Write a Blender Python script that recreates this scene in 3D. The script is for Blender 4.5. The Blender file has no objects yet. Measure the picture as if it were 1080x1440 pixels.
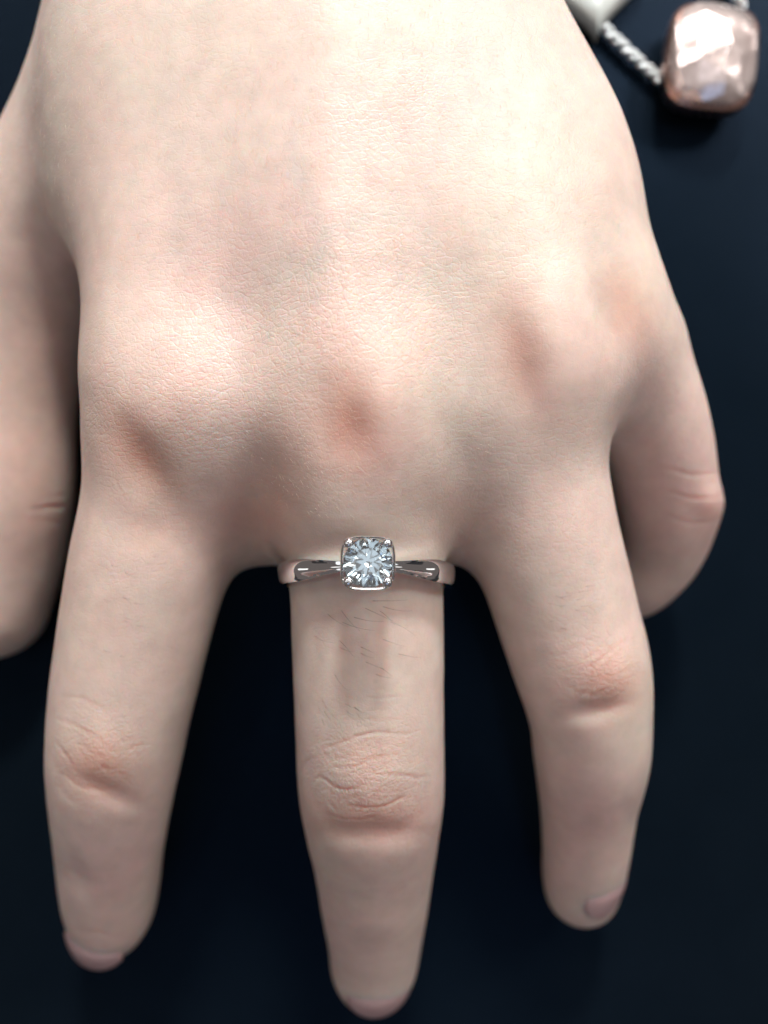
import bpy, bmesh, math, random
import numpy as np
from mathutils import Vector, Matrix

# ------------------------------------------------------------------ camera, world, lamps
# All modelling is in millimetres (MM turns them into metres).  The table top is z = 0.
MM = 0.001
H = 122.0                     # camera height above the table, mm
sc = bpy.context.scene
COL = sc.collection

cam_d = bpy.data.cameras.new('camera')
cam = bpy.data.objects.new('camera', cam_d)
COL.objects.link(cam)
cam.location = (0, 0, H*MM)
cam.rotation_euler = (0, 0, 0)
cam_d.sensor_fit = 'HORIZONTAL'
cam_d.sensor_width = 4.2
cam_d.lens = 4.2
cam_d.clip_start = 0.004
cam_d.clip_end = 20
cam_d.dof.use_dof = True
cam_d.dof.focus_distance = 78.0*MM
cam_d.dof.aperture_fstop = 1.75
cam_d.dof.aperture_blades = 0
sc.camera = cam

world = bpy.data.worlds.new('World')
sc.world = world
world.use_nodes = True
bg = world.node_tree.nodes['Background']
bg.inputs['Color'].default_value = (1.0, 0.83, 0.77, 1)
bg.inputs['Strength'].default_value = 0.13

sc.view_settings.view_transform = 'Standard'
sc.view_settings.look = 'None'
sc.view_settings.exposure = 0.0
sc.view_settings.gamma = 1.0
cy = sc.cycles
cy.use_denoising = True
try:
    cy.denoiser = 'OPENIMAGEDENOISE'
    cy.denoising_input_passes = 'RGB_ALBEDO_NORMAL'
except Exception:
    pass
cy.max_bounces = 16
cy.transmission_bounces = 14
cy.glossy_bounces = 6
cy.diffuse_bounces = 3
cy.sample_clamp_indirect = 6.0
cy.caustics_reflective = False
cy.caustics_refractive = False
cy.use_adaptive_sampling = True
cy.adaptive_threshold = 0.008

def lamp(name, direction, dist, size, power, color, shape='DISK', size_y=None):
    ld = bpy.data.lights.new(name, 'AREA')
    ld.shape = shape
    ld.size = size
    if size_y: ld.size_y = size_y
    ld.energy = power
    ld.color = color
    o = bpy.data.objects.new(name, ld)
    COL.objects.link(o)
    d = Vector(direction).normalized()
    o.location = d*dist + Vector((0, 0, 0.04))
    o.rotation_euler = d.to_track_quat('Z', 'Y').to_euler()
    return o

# shop spotlights: one low behind the wrist (it throws the stone's shadow), the others overhead
lamp('ceiling_lamp', (0.06, 0.86, 0.50), 0.75, 0.10, 7.9, (1.0, 0.97, 0.93))
lamp('ceiling_lamp', (0.60, 0.58, 0.55), 0.80, 0.18, 2.6, (1.0, 0.96, 0.92))
lamp('ceiling_lamp', (-0.42, 0.62, 0.66), 0.90, 0.20, 0.9, (1.0, 0.97, 0.94))
# wide unseen panels, added for soft fill and reflections in the stone
lamp('fill_panel', (0.10, 0.14, 0.98), 1.5, 0.85, 1.25, (0.88, 0.94, 1.0), 'RECTANGLE', 0.65)
lamp('fill_panel', (0.20, 0.72, 0.68), 1.2, 0.60, 3.4, (1.0, 0.93, 0.86), 'RECTANGLE', 0.45)
lamp('fill_panel', (-0.60, 0.20, 0.77), 1.3, 0.34, 0.25, (0.90, 0.95, 1.0), 'RECTANGLE', 0.24)
lamp('fill_panel', (0.00, -0.56, 0.83), 1.2, 0.50, 0.55, (0.40, 0.62, 1.0), 'RECTANGLE', 0.3)  # added to lay a blue sheen on the cloth
lamp('reflection_lamp', (-0.76, 0.12, 0.64), 1.1, 0.45, 0.6, (1.0, 0.96, 0.92))  # side lamps added so the ring shoulders have something bright to reflect
lamp('reflection_lamp', (0.78, -0.05, 0.62), 1.1, 0.45, 0.6, (1.0, 0.96, 0.92))
# small unseen lamps added overhead for sparkle and soft fill
for dx, dy in ((-.30, -.14), (.33, .08), (-.12, .30), (.16, -.30), (.02, .12), (.46, -.12), (-.24, .10), (.20, .34)):
    lamp('sparkle_lamp', (dx, dy, 0.93), 1.3, 0.055, 0.16, (1.0, 0.97, 0.93))

# ------------------------------------------------------------------ helpers
def P(px, py, d):
    """point seen at photograph position (px, py) and d mm below the lens, as real mm"""
    return np.array(((px-540)/1080.0*d, (720-py)/1080.0*d, H-d))

def link(name, me, mat=None, parent=None, loc=None, smooth=False):
    o = bpy.data.objects.new(name, me)
    COL.objects.link(o)
    if mat and len(me.materials) == 0:
        me.materials.append(mat)
    if smooth:
        me.polygons.foreach_set('use_smooth', [True]*len(me.polygons))
    if parent: o.parent = parent
    if loc is not None: o.location = loc
    return o

def tag(o, label=None, cat=None, group=None, kind=None):
    if label: o['label'] = label
    if cat: o['category'] = cat
    if group: o['group'] = group
    if kind: o['kind'] = kind
    return o

def empty(name, loc):
    o = bpy.data.objects.new(name, None)
    o.empty_display_size = 0.005
    COL.objects.link(o)
    o.location = loc
    return o

def mesh_from(name, verts, faces):
    me = bpy.data.meshes.new(name)
    me.from_pydata([tuple(v) for v in verts], [], faces)
    me.update()
    return me

def newmat(name):
    m = bpy.data.materials.new(name)
    m.use_nodes = True
    nt = m.node_tree
    b = nt.nodes['Principled BSDF']
    return m, nt, b

def N(nt, kind, **kw):
    n = nt.nodes.new(kind)
    for k, v in kw.items():
        if k in n.inputs: n.inputs[k].default_value = v
        else: setattr(n, k, v)
    return n

def smoothstep(a, b, x):
    t = np.clip((x-a)/(b-a), 0, 1)
    return t*t*(3-2*t)

_rng = np.random.RandomState(7)
_lat = _rng.rand(32, 32, 32).astype(np.float32)
def vnoise(p, scale, seed=0):
    """value noise in -1..1; p (n,3) mm, scale = size of a cell in mm"""
    q = p/scale + seed*7.31 + 1000.0
    i = np.floor(q).astype(np.int64)
    f = (q-i).astype(np.float32)
    f = f*f*(3-2*f)
    i0 = i % 32; i1 = (i+1) % 32
    def g(a, b, c): return _lat[a, b, c]
    x0, y0, z0 = i0.T; x1, y1, z1 = i1.T
    fx, fy, fz = f.T
    c00 = g(x0,y0,z0)*(1-fx)+g(x1,y0,z0)*fx
    c10 = g(x0,y1,z0)*(1-fx)+g(x1,y1,z0)*fx
    c01 = g(x0,y0,z1)*(1-fx)+g(x1,y0,z1)*fx
    c11 = g(x0,y1,z1)*(1-fx)+g(x1,y1,z1)*fx
    return ((c00*(1-fy)+c10*fy)*(1-fz)+(c01*(1-fy)+c11*fy)*fz)*2-1

# ------------------------------------------------------------------ materials
def skin_material():
    m, nt, b = newmat('skin')
    L = nt.links.new
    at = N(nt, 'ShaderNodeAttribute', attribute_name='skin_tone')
    tc = N(nt, 'ShaderNodeTexCoord')
    # fine mottling
    n1 = N(nt, 'ShaderNodeTexNoise', Scale=420.0, Detail=5.0, Roughness=0.6)
    L(tc.outputs['Object'], n1.inputs['Vector'])
    r1 = N(nt, 'ShaderNodeMapRange'); r1.inputs['From Min'].default_value = .3; r1.inputs['From Max'].default_value = .7
    r1.inputs['To Min'].default_value = .93; r1.inputs['To Max'].default_value = 1.06
    L(n1.outputs['Fac'], r1.inputs['Value'])
    mul = N(nt, 'ShaderNodeVectorMath', operation='SCALE')
    L(at.outputs['Color'], mul.inputs[0]); L(r1.outputs['Result'], mul.inputs['Scale'])
    # pores: faint brown points
    vp = N(nt, 'ShaderNodeTexVoronoi', Scale=430.0); vp.feature = 'F1'
    L(tc.outputs['Object'], vp.inputs['Vector'])
    rp = N(nt, 'ShaderNodeMapRange'); rp.inputs['From Min'].default_value = .05; rp.inputs['From Max'].default_value = .16
    rp.inputs['To Min'].default_value = .94; rp.inputs['To Max'].default_value = 1.0
    L(vp.outputs['Distance'], rp.inputs['Value'])
    mul2 = N(nt, 'ShaderNodeVectorMath', operation='SCALE')
    L(mul.outputs[0], mul2.inputs[0]); L(rp.outputs['Result'], mul2.inputs['Scale'])
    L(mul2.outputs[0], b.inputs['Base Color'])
    b.inputs['Subsurface Weight'].default_value = 1.0
    b.inputs['Subsurface Radius'].default_value = (1.0, 0.32, 0.18)
    b.inputs['Subsurface Scale'].default_value = 0.0036
    b.inputs['Roughness'].default_value = 0.46
    b.inputs['Specular IOR Level'].default_value = 0.42
    # relief: criss-cross skin lattice, stretched lines, pores
    na = N(nt, 'ShaderNodeTexNoise', Scale=260.0, Detail=2.0)
    L(tc.outputs['Object'], na.inputs['Vector'])
    sub = N(nt, 'ShaderNodeVectorMath', operation='SUBTRACT'); sub.inputs[1].default_value = (.5, .5, .5)
    L(na.outputs['Color'], sub.inputs[0])
    sc1 = N(nt, 'ShaderNodeVectorMath', operation='SCALE'); sc1.inputs['Scale'].default_value = .0011
    L(sub.outputs[0], sc1.inputs[0])
    ad = N(nt, 'ShaderNodeVectorMath', operation='ADD')
    L(tc.outputs['Object'], ad.inputs[0]); L(sc1.outputs[0], ad.inputs[1])
    def cells(scale, stretch, rotz, width):
        mp = N(nt, 'ShaderNodeMapping'); mp.inputs['Scale'].default_value = stretch; mp.inputs['Rotation'].default_value = (0, 0, rotz)
        L(ad.outputs[0], mp.inputs['Vector'])
        v = N(nt, 'ShaderNodeTexVoronoi', Scale=scale); v.feature = 'DISTANCE_TO_EDGE'
        L(mp.outputs[0], v.inputs['Vector'])
        r = N(nt, 'ShaderNodeMapRange'); r.inputs['From Max'].default_value = width
        r.interpolation_type = 'SMOOTHSTEP'
        L(v.outputs['Distance'], r.inputs['Value'])
        return r.outputs['Result']
    ca = cells(1300.0, (1, 1, 1), 0.3, .14)
    cb = cells(2300.0, (1, .5, 1), 0.7, .22)
    cc = cells(1000.0, (.45, 1.5, 1), -0.35, .10)
    def mad(a, k, c=None):
        n = N(nt, 'ShaderNodeMath', operation='MULTIPLY_ADD'); L(a, n.inputs[0]); n.inputs[1].default_value = k
        if c is None: n.inputs[2].default_value = 0
        else: L(c, n.inputs[2])
        return n.outputs[0]
    h = mad(ca, 1.0); h = mad(cb, .6, h); h = mad(cc, .8, h)
    nf = N(nt, 'ShaderNodeTexNoise', Scale=4200.0, Detail=3.0, Roughness=.6)
    L(tc.outputs['Object'], nf.inputs['Vector'])
    h = mad(nf.outputs['Fac'], 2.2, h)
    rel = N(nt, 'ShaderNodeAttribute', attribute_name='relief')
    bp = N(nt, 'ShaderNodeBump'); bp.inputs['Distance'].default_value = 0.000024
    L(rel.outputs['Fac'], bp.inputs['Strength'])
    L(h, bp.inputs['Height']); L(bp.outputs[0], b.inputs['Normal'])
    # patchy oiliness
    nr = N(nt, 'ShaderNodeTexNoise', Scale=900.0, Detail=3.0)
    L(tc.outputs['Object'], nr.inputs['Vector'])
    rr = N(nt, 'ShaderNodeMapRange'); rr.inputs['To Min'].default_value = .30; rr.inputs['To Max'].default_value = .50
    rr.inputs['From Min'].default_value = .3; rr.inputs['From Max'].default_value = .7
    L(nr.outputs['Fac'], rr.inputs['Value']); L(rr.outputs['Result'], b.inputs['Roughness'])
    return m

def nail_material():
    m, nt, b = newmat('fingernail')
    tc = N(nt, 'ShaderNodeTexCoord')
    n = N(nt, 'ShaderNodeTexNoise', Scale=300.0, Detail=3.0)
    nt.links.new(tc.outputs['Object'], n.inputs['Vector'])
    cr = N(nt, 'ShaderNodeValToRGB')
    cr.color_ramp.elements[0].color = (.52, .33, .33, 1); cr.color_ramp.elements[1].color = (.62, .43, .43, 1)
    nt.links.new(n.outputs['Fac'], cr.inputs['Fac']); nt.links.new(cr.outputs['Color'], b.inputs['Base Color'])
    b.inputs['Subsurface Weight'].default_value = .5
    b.inputs['Subsurface Radius'].default_value = (1, .4, .3)
    b.inputs['Subsurface Scale'].default_value = .001
    b.inputs['Roughness'].default_value = .28
    b.inputs['Coat Weight'].default_value = .3
    return m

def metal(name, color, rough, bump=0.0):
    m, nt, b = newmat(name)
    b.inputs['Metallic'].default_value = 1
    b.inputs['Base Color'].default_value = (*color, 1)
    tc = N(nt, 'ShaderNodeTexCoord')
    n = N(nt, 'ShaderNodeTexNoise', Scale=1500.0, Detail=4.0)
    nt.links.new(tc.outputs['Object'], n.inputs['Vector'])
    r = N(nt, 'ShaderNodeMapRange'); r.inputs['To Min'].default_value = rough*.6; r.inputs['To Max'].default_value = rough*1.5
    nt.links.new(n.outputs['Fac'], r.inputs['Value']); nt.links.new(r.outputs['Result'], b.inputs['Roughness'])
    if bump:
        bp = N(nt, 'ShaderNodeBump'); bp.inputs['Distance'].default_value = bump; bp.inputs['Strength'].default_value = .4
        nt.links.new(n.outputs['Fac'], bp.inputs['Height']); nt.links.new(bp.outputs[0], b.inputs['Normal'])
    return m

def gem_material(name, color, ior, rough=0.0):
    m, nt, b = newmat(name)
    b.inputs['Transmission Weight'].default_value = 1
    b.inputs['IOR'].default_value = ior
    b.inputs['Roughness'].default_value = rough
    b.inputs['Base Color'].default_value = (*color, 1)
    return m

def cloth_material():
    m, nt, b = newmat('navy_cloth')
    L = nt.links.new
    tc = N(nt, 'ShaderNodeTexCoord')
    n = N(nt, 'ShaderNodeTexNoise', Scale=35.0, Detail=6.0, Roughness=.65)
    L(tc.outputs['Object'], n.inputs['Vector'])
    cr = N(nt, 'ShaderNodeValToRGB')
    cr.color_ramp.elements[0].position = .3; cr.color_ramp.elements[1].position = .72
    cr.color_ramp.elements[0].color = (.0022, .0042, .0066, 1); cr.color_ramp.elements[1].color = (.0034, .0060, .0092, 1)
    L(n.outputs['Fac'], cr.inputs['Fac']); L(cr.outputs['Color'], b.inputs['Base Color'])
    w1 = N(nt, 'ShaderNodeTexWave', Scale=900.0); w1.bands_direction = 'X'
    w2 = N(nt, 'ShaderNodeTexWave', Scale=900.0); w2.bands_direction = 'Y'
    L(tc.outputs['Object'], w1.inputs['Vector']); L(tc.outputs['Object'], w2.inputs['Vector'])
    mx = N(nt, 'ShaderNodeMath', operation='MAXIMUM'); L(w1.outputs['Fac'], mx.inputs[0]); L(w2.outputs['Fac'], mx.inputs[1])
    bp = N(nt, 'ShaderNodeBump'); bp.inputs['Distance'].default_value = .00006; bp.inputs['Strength'].default_value = .4
    L(mx.outputs[0], bp.inputs['Height']); L(bp.outputs[0], b.inputs['Normal'])
    b.inputs['Roughness'].default_value = .24
    b.inputs['Specular IOR Level'].default_value = .11
    b.inputs['Specular Tint'].default_value = (.16, .45, 1, 1)
    b.inputs['Sheen Weight'].default_value = .008
    b.inputs['Sheen Tint'].default_value = (.35, .6, 1, 1)
    return m

def hair_material(name, color, rough=.35):
    m, nt, b = newmat(name)
    tc = N(nt, 'ShaderNodeTexCoord')
    n = N(nt, 'ShaderNodeTexNoise', Scale=700.0)
    nt.links.new(tc.outputs['Object'], n.inputs['Vector'])
    cr = N(nt, 'ShaderNodeValToRGB')
    cr.color_ramp.elements[0].color = (*[c*.7 for c in color], 1); cr.color_ramp.elements[1].color = (*[min(1, c*1.25) for c in color], 1)
    nt.links.new(n.outputs['Fac'], cr.inputs['Fac']); nt.links.new(cr.outputs['Color'], b.inputs['Base Color'])
    b.inputs['Roughness'].default_value = rough
    return m

M_SKIN = skin_material()
M_NAIL = nail_material()
M_WG = metal('white_gold', (.90, .93, .96), .06)
M_SILVER = metal('silver', (.93, .98, 1.0), .30)
M_ROSE = metal('rose_gold', (.66, .43, .37), .26)
M_DIAMOND = gem_material('diamond', (.76, .92, 1.0), 2.42)
M_CLOTH = cloth_material()
M_HAIR = hair_material('dark_hair', (.075, .040, .024))
M_DOWN = hair_material('pale_hair', (.62, .52, .42), .3)

# ------------------------------------------------------------------ table
def make_table():
    n = 60
    xs = np.linspace(-1, 1, n+1)
    xs = np.sign(xs)*np.abs(xs)**1.8*900
    verts, faces = [], []
    for j in range(n+1):
        for i in range(n+1):
            verts.append((xs[i]*MM, xs[j]*MM, 0))
    for j in range(n):
        for i in range(n):
            a = j*(n+1)+i
            faces.append((a, a+1, a+n+2, a+n+1))
    o = link('tabletop', mesh_from('tabletop', verts, faces), M_CLOTH)
    tag(o, kind='structure')
make_table()

# ------------------------------------------------------------------ the hand as a distance field
HS = 0.5
LO = np.array((-84.0, -86.0, 0.5)); HI = np.array((52.0, 165.0, 52.0))
dims = np.ceil((HI-LO)/HS).astype(int)+1
F = np.full(dims, 30.0, np.float32)
AX = [LO[k]+HS*np.arange(dims[k]) for k in range(3)]

def smin(a, b, k):
    h = np.maximum(k-np.abs(a-b), 0)/k
    return np.minimum(a, b)-h*h*k*0.25

def tube(ctrl, k=6.0, flat=1.0, up=(0, 0, 1), n=6, sub=False):
    """a tapering limb through ctrl = [(px,py,depth,radius)...]; flat<1 squashes it along up"""
    pts = np.array([np.append(P(c[0], c[1], c[2]), c[3]) for c in ctrl])
    out = []
    q = np.vstack([2*pts[0]-pts[1], pts, 2*pts[-1]-pts[-2]])
    for i in range(1, len(q)-2):
        for s in range(n):
            t = s/n
            p0, p1, p2, p3 = q[i-1], q[i], q[i+1], q[i+2]
            out.append(.5*((2*p1)+(-p0+p2)*t+(2*p0-5*p1+4*p2-p3)*t*t+(-p0+3*p1-3*p2+p3)*t**3))
    out.append(q[-2])
    out = np.array(out)
    up = np.array(up, float); up /= np.linalg.norm(up)
    rmax = out[:, 3].max()+k+3
    lo = np.maximum(((out[:, :3].min(0)-rmax-LO)/HS).astype(int), 0)
    hi = np.minimum(((out[:, :3].max(0)+rmax-LO)/HS).astype(int)+2, dims)
    X, Y, Z = np.meshgrid(AX[0][lo[0]:hi[0]], AX[1][lo[1]:hi[1]], AX[2][lo[2]:hi[2]], indexing='ij')
    G = np.stack([X, Y, Z], -1).astype(np.float32)
    s = 1/flat-1
    if flat != 1.0:
        G = G+(G@up.astype(np.float32))[..., None]*up.astype(np.float32)*np.float32(s)
        c3 = out[:, :3]+(out[:, :3]@up)[:, None]*up*s
    else:
        c3 = out[:, :3]
    D = np.full(G.shape[:3], 99.0, np.float32)
    for i in range(len(out)-1):
        a = c3[i]; b = c3[i+1]; ra = out[i, 3]; rb = out[i+1, 3]
        m = max(ra, rb)+k+3
        l2 = np.maximum(((np.minimum(out[i, :3], out[i+1, :3])-m-LO)/HS).astype(int), lo)-lo
        h2 = np.minimum(((np.maximum(out[i, :3], out[i+1, :3])+m-LO)/HS).astype(int)+2, hi)-lo
        if np.any(h2 <= l2): continue
        sl = tuple(slice(l2[j], h2[j]) for j in range(3))
        g = G[sl]
        ab = (b-a).astype(np.float32); L2 = float(ab@ab)+1e-9
        t = np.clip(((g-a.astype(np.float32))@ab)/L2, 0, 1)
        d = np.linalg.norm(g-a.astype(np.float32)-t[..., None]*ab, axis=-1)-(ra+(rb-ra)*t)
        D[sl] = np.minimum(D[sl], d)
    sl = tuple(slice(lo[j], hi[j]) for j in range(3))
    F[sl] = smin(F[sl], D, k)

# forearm and wrist
tube([(430, -1000, 92, 27), (440, -600, 94, 26), (450, -330, 95, 25.5), (455, -180, 96, 26.5)], k=12, flat=.66)
# back of the hand: metacarpals
tube([(340, -330, 95, 13), (300, 0, 92.5, 13.2), (272, 250, 90.5, 12.3), (256, 450, 89, 10.9), (264, 570, 88.7, 9.8)], k=9)
tube([(430, -330, 93, 13), (430, 0, 90.0, 13.2), (455, 250, 88.0, 12.8), (492, 450, 86.5, 12.0), (503, 590, 86.5, 11.0)], k=9)
tube([(540, -330, 93, 13), (545, 0, 91.0, 13.0), (622, 250, 89.5, 12.6), (693, 400, 88.5, 11.6), (732, 510, 89, 10.0)], k=9)
tube([(580, -330, 95, 12), (618, 0, 94.0, 12.2), (748, 230, 93.0, 11.4), (803, 370, 93, 9.3), (829, 455, 94, 8.3)], k=8)
# palm pads
tube([(450, -100, 103, 15), (430, 200, 103, 16), (420, 450, 101, 14), (430, 600, 99, 11)], k=9)
tube([(560, -100, 103, 13), (650, 200, 102, 13), (730, 380, 101, 11)], k=8)
# thumb root, the muscle that fills the fork, and the thumb
tube([(262, 0, 94, 12.0), (208, 140, 94.5, 11.2), (180, 260, 96, 9.0)], k=12)
tube([(330, -200, 101, 12), (232, -40, 101, 11.2), (172, 110, 102, 10.6), (128, 195, 103, 10.2), (80, 290, 105, 10), (36, 420, 109, 9.8),
      (14, 560, 111.5, 9.3), (8, 690, 113, 9.6), (2, 770, 114.5, 9.1), (-10, 850, 115.5, 8.2)], k=7, n=5)
# fingers
tube([(264, 570, 88.7, 9.8), (237, 680, 90.5, 9.3), (212, 790, 92, 9.25), (189, 900, 94, 9.0), (172, 990, 95.7, 8.7),
      (162, 1060, 97.5, 8.35), (158, 1110, 100, 7.95), (155, 1180, 104.5, 7.3), (155, 1240, 109, 6.9), (155, 1272, 111.3, 6.4), (154, 1290, 113, 5.8)], k=7)
tube([(503, 590, 86.5, 11.0), (507, 700, 87, 9.4), (513, 800, 88, 8.75), (517, 900, 89.5, 8.85), (519, 1000, 91.5, 8.9),
      (522, 1100, 95, 9.05), (524, 1140, 97.5, 8.9), (526, 1200, 101.5, 8.15), (527, 1270, 106.5, 7.45), (527, 1325, 110.5, 6.7), (526, 1350, 112.3, 6.5), (525, 1364, 113.5, 6.0)], k=7)
tube([(732, 510, 89, 10.0), (738, 620, 90, 9.0), (762, 740, 92, 8.8), (792, 850, 94.5, 8.7), (815, 930, 96, 8.5), (829, 1000, 98, 7.8),
      (831, 1060, 101, 7.5), (828, 1120, 105, 6.75), (824, 1190, 109.5, 6.2), (820, 1226, 112.5, 6.0), (818, 1248, 114.3, 5.6)], k=7)
tube([(829, 455, 94, 8.3), (890, 540, 98, 7.7), (922, 620, 102, 7.2), (936, 690, 106, 6.9), (939, 720, 108, 6.8),
      (930, 770, 111.5, 6.0), (907, 805, 114, 5.6), (892, 822, 115.5, 5.2)], k=6)
# webs between the fingers
tube([(290, 690, 97, 6.0), (370, 715, 98, 6.0), (450, 690, 96, 6.0)], k=7)
tube([(330, 620, 92, 7.0), (370, 660, 95, 7.0), (410, 620, 92, 7.0)], k=8)
tube([(590, 690, 95, 5.8), (650, 718, 96.5, 5.2), (715, 690, 96, 6.0)], k=6)
tube([(590, 590, 90, 7.0), (640, 630, 92.5, 7.0), (690, 580, 92, 7.0)], k=8)
tube([(780, 460, 98, 6.5), (840, 480, 101, 6.0), (885, 470, 101, 6.0)], k=5)

# skin is one soft sheet: relax the field
def blur(F, axis):
    G = np.pad(F, [(2, 2) if k == axis else (0, 0) for k in range(3)], mode='edge')
    n = F.shape[axis]; out = 0
    for o_, w_ in ((0, .12), (1, .24), (2, .28), (3, .24), (4, .12)):
        sl = [slice(None)]*3; sl[axis] = slice(o_, o_+n)
        out = out+G[tuple(sl)]*np.float32(w_)
    return out
for _ in range(3):
    for ax_ in range(3): F = blur(F, ax_)

def surface_nets(F):
    nx, ny, nz = F.shape
    S = F < 0
    # cells with a sign change
    c = np.zeros((nx-1, ny-1, nz-1), np.int8)
    offs = [(i, j, k) for i in (0, 1) for j in (0, 1) for k in (0, 1)]
    for (i, j, k) in offs:
        c += S[i:nx-1+i, j:ny-1+j, k:nz-1+k]
    cells = np.argwhere((c > 0) & (c < 8))
    idx = np.full(c.shape, -1, np.int32)
    idx[tuple(cells.T)] = np.arange(len(cells))
    acc = np.zeros((len(cells), 3)); cnt = np.zeros(len(cells))
    for a in range(8):
        for axis in range(3):
            o = offs[a]
            if o[axis] == 1: continue
            o2 = list(o); o2[axis] = 1
            A = F[cells[:, 0]+o[0], cells[:, 1]+o[1], cells[:, 2]+o[2]]
            B = F[cells[:, 0]+o2[0], cells[:, 1]+o2[1], cells[:, 2]+o2[2]]
            m = (A < 0) != (B < 0)
            t = A[m]/(A[m]-B[m])
            p = np.tile(np.array(o, float), (m.sum(), 1)); p[:, axis] = t
            acc[m] += p; cnt[m] += 1
    v = LO+(cells+acc/cnt[:, None])*HS
    quads = []
    for axis in range(3):
        sl0 = [slice(None)]*3; sl1 = [slice(None)]*3
        sl0[axis] = slice(0, -1); sl1[axis] = slice(1, None)
        A = S[tuple(sl0)]; B = S[tuple(sl1)]
        e = np.argwhere(A != B)
        u, w = (axis+1) % 3, (axis+2) % 3
        ok = (e[:, u] > 0) & (e[:, w] > 0) & (e[:, u] < F.shape[u]-1) & (e[:, w] < F.shape[w]-1)
        e = e[ok]
        def at(du, dw):
            q = e.copy(); q[:, u] += du; q[:, w] += dw
            return idx[tuple(q.T)]
        q = np.stack([at(-1, -1), at(0, -1), at(0, 0), at(-1, 0)], 1)
        flip = ~A[tuple(e.T)]
        q[flip] = q[flip][:, ::-1]
        quads.append(q)
    return v, np.vstack(quads)

V, Q = surface_nets(F)

def np_mesh(name, V, Q):
    me = bpy.data.meshes.new(name)
    me.vertices.add(len(V)); me.vertices.foreach_set('co', np.ascontiguousarray(V, np.float32).ravel())
    me.loops.add(Q.size); me.loops.foreach_set('vertex_index', np.ascontiguousarray(Q, np.int32).ravel())
    me.polygons.add(len(Q)); me.polygons.foreach_set('loop_start', np.arange(0, Q.size, 4, dtype=np.int32))
    me.update(calc_edges=True)
    return me

def sample(p):
    q = (p-LO)/HS
    q = np.clip(q, 0.001, np.array(dims)-1.001)
    i = np.floor(q).astype(int); f = q-i
    r = 0
    for a in (0, 1):
        for b in (0, 1):
            for c in (0, 1):
                w = (f[:, 0] if a else 1-f[:, 0])*(f[:, 1] if b else 1-f[:, 1])*(f[:, 2] if c else 1-f[:, 2])
                r = r+w*F[i[:, 0]+a, i[:, 1]+b, i[:, 2]+c]
    return r

def grad(p, e=0.7):
    g = np.stack([sample(p+np.eye(3)[k]*e)-sample(p-np.eye(3)[k]*e) for k in range(3)], 1)/(2*e)
    l = np.linalg.norm(g, axis=1)
    return g, l

base = np_mesh('hand_base', V, Q)
tmp = bpy.data.objects.new('hand_tmp', base); COL.objects.link(tmp)
md = tmp.modifiers.new('s', 'SUBSURF'); md.levels = 1; md.render_levels = 1
dg = bpy.context.evaluated_depsgraph_get()
me = bpy.data.meshes.new_from_object(tmp.evaluated_get(dg))
bpy.data.objects.remove(tmp); bpy.data.meshes.remove(base)
me.name = 'hand'
nv = len(me.vertices)
W = np.empty(nv*3, np.float32); me.vertices.foreach_get('co', W); W = W.reshape(-1, 3).astype(float)
for _ in range(2):
    g, l = grad(W)
    W -= (np.clip(sample(W), -.4, .4)/np.maximum(l, .3)**2)[:, None]*g

def normals(W):
    me.vertices.foreach_set('co', W.astype(np.float32).ravel()); me.update()
    n = np.empty(nv*3, np.float32); me.vertex_normals.foreach_get('vector', n)
    return n.reshape(-1, 3).astype(float)

Nn = normals(W)
dep = H-W[:, 2]
PX = W[:, 0]/dep*1080+540; PY = 720-W[:, 1]/dep*1080      # survey coordinates of each skin point
front = smoothstep(0.0, .35, Nn[:, 2])

def blob(px, py, rx, ry, ang=0):
    a = math.radians(ang); c, s = math.cos(a), math.sin(a)
    dx = PX-px; dy = PY-py
    u = (dx*c+dy*s)/rx; v = (-dx*s+dy*c)/ry
    return np.exp(-(u*u+v*v))*front

# --- anatomy: knuckles, tendons, hollows (amount in mm, along the skin normal)
disp = np.zeros(nv)
for (px, py, rx, ry, ang, amp) in [
    (272, 545, 52, 70, 0, .55), (200, 650, 34, 78, -32, -.75), (205, 745, 40, 26, 0, -.25),
    (545, 545, 48, 80, 8, .55), (462, 600, 60, 95, -6, -.9), (500, 610, 26, 44, 0, -.35),
    (780, 470, 38, 80, -10, .45), (728, 500, 30, 85, -12, -.55),
    (870, 440, 30, 70, -15, -.7),
    (370, 670, 46, 80, 6, -.7), (650, 640, 36, 90, -15, -.5),
    (470, 330, 34, 170, 0, .3), (280, 380, 34, 140, 4, .15), (660, 330, 30, 120, -22, .15),
    # middle joints of the fingers
    (521, 1105, 66, 50, 0, .55), (521, 1172, 62, 16, 0, -.45), (150, 1060, 48, 40, 15, .5), (160, 1118, 46, 14, 25, -.4),
    (850, 945, 46, 36, 20, .5), (835, 1000, 44, 14, -10, -.4), (1000, 705, 22, 26, 0, .6),
    (524, 1300, 46, 20, 0, .25), (110, 1235, 14, 24, -35, -.5), (885, 1150, 14, 26, 0, -.22),
]:
    disp += amp*blob(px, py, rx, ry, ang)
_rot = np.array(Matrix.Rotation(.7, 3, 'X') @ Matrix.Rotation(.6, 3, 'Z') @ Matrix.Rotation(.5, 3, 'Y'))
WR = W@_rot
disp += .07*vnoise(WR, 7.0, 1)+.035*vnoise(WR, 3.2, 2)
W += Nn*disp[:, None]

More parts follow.
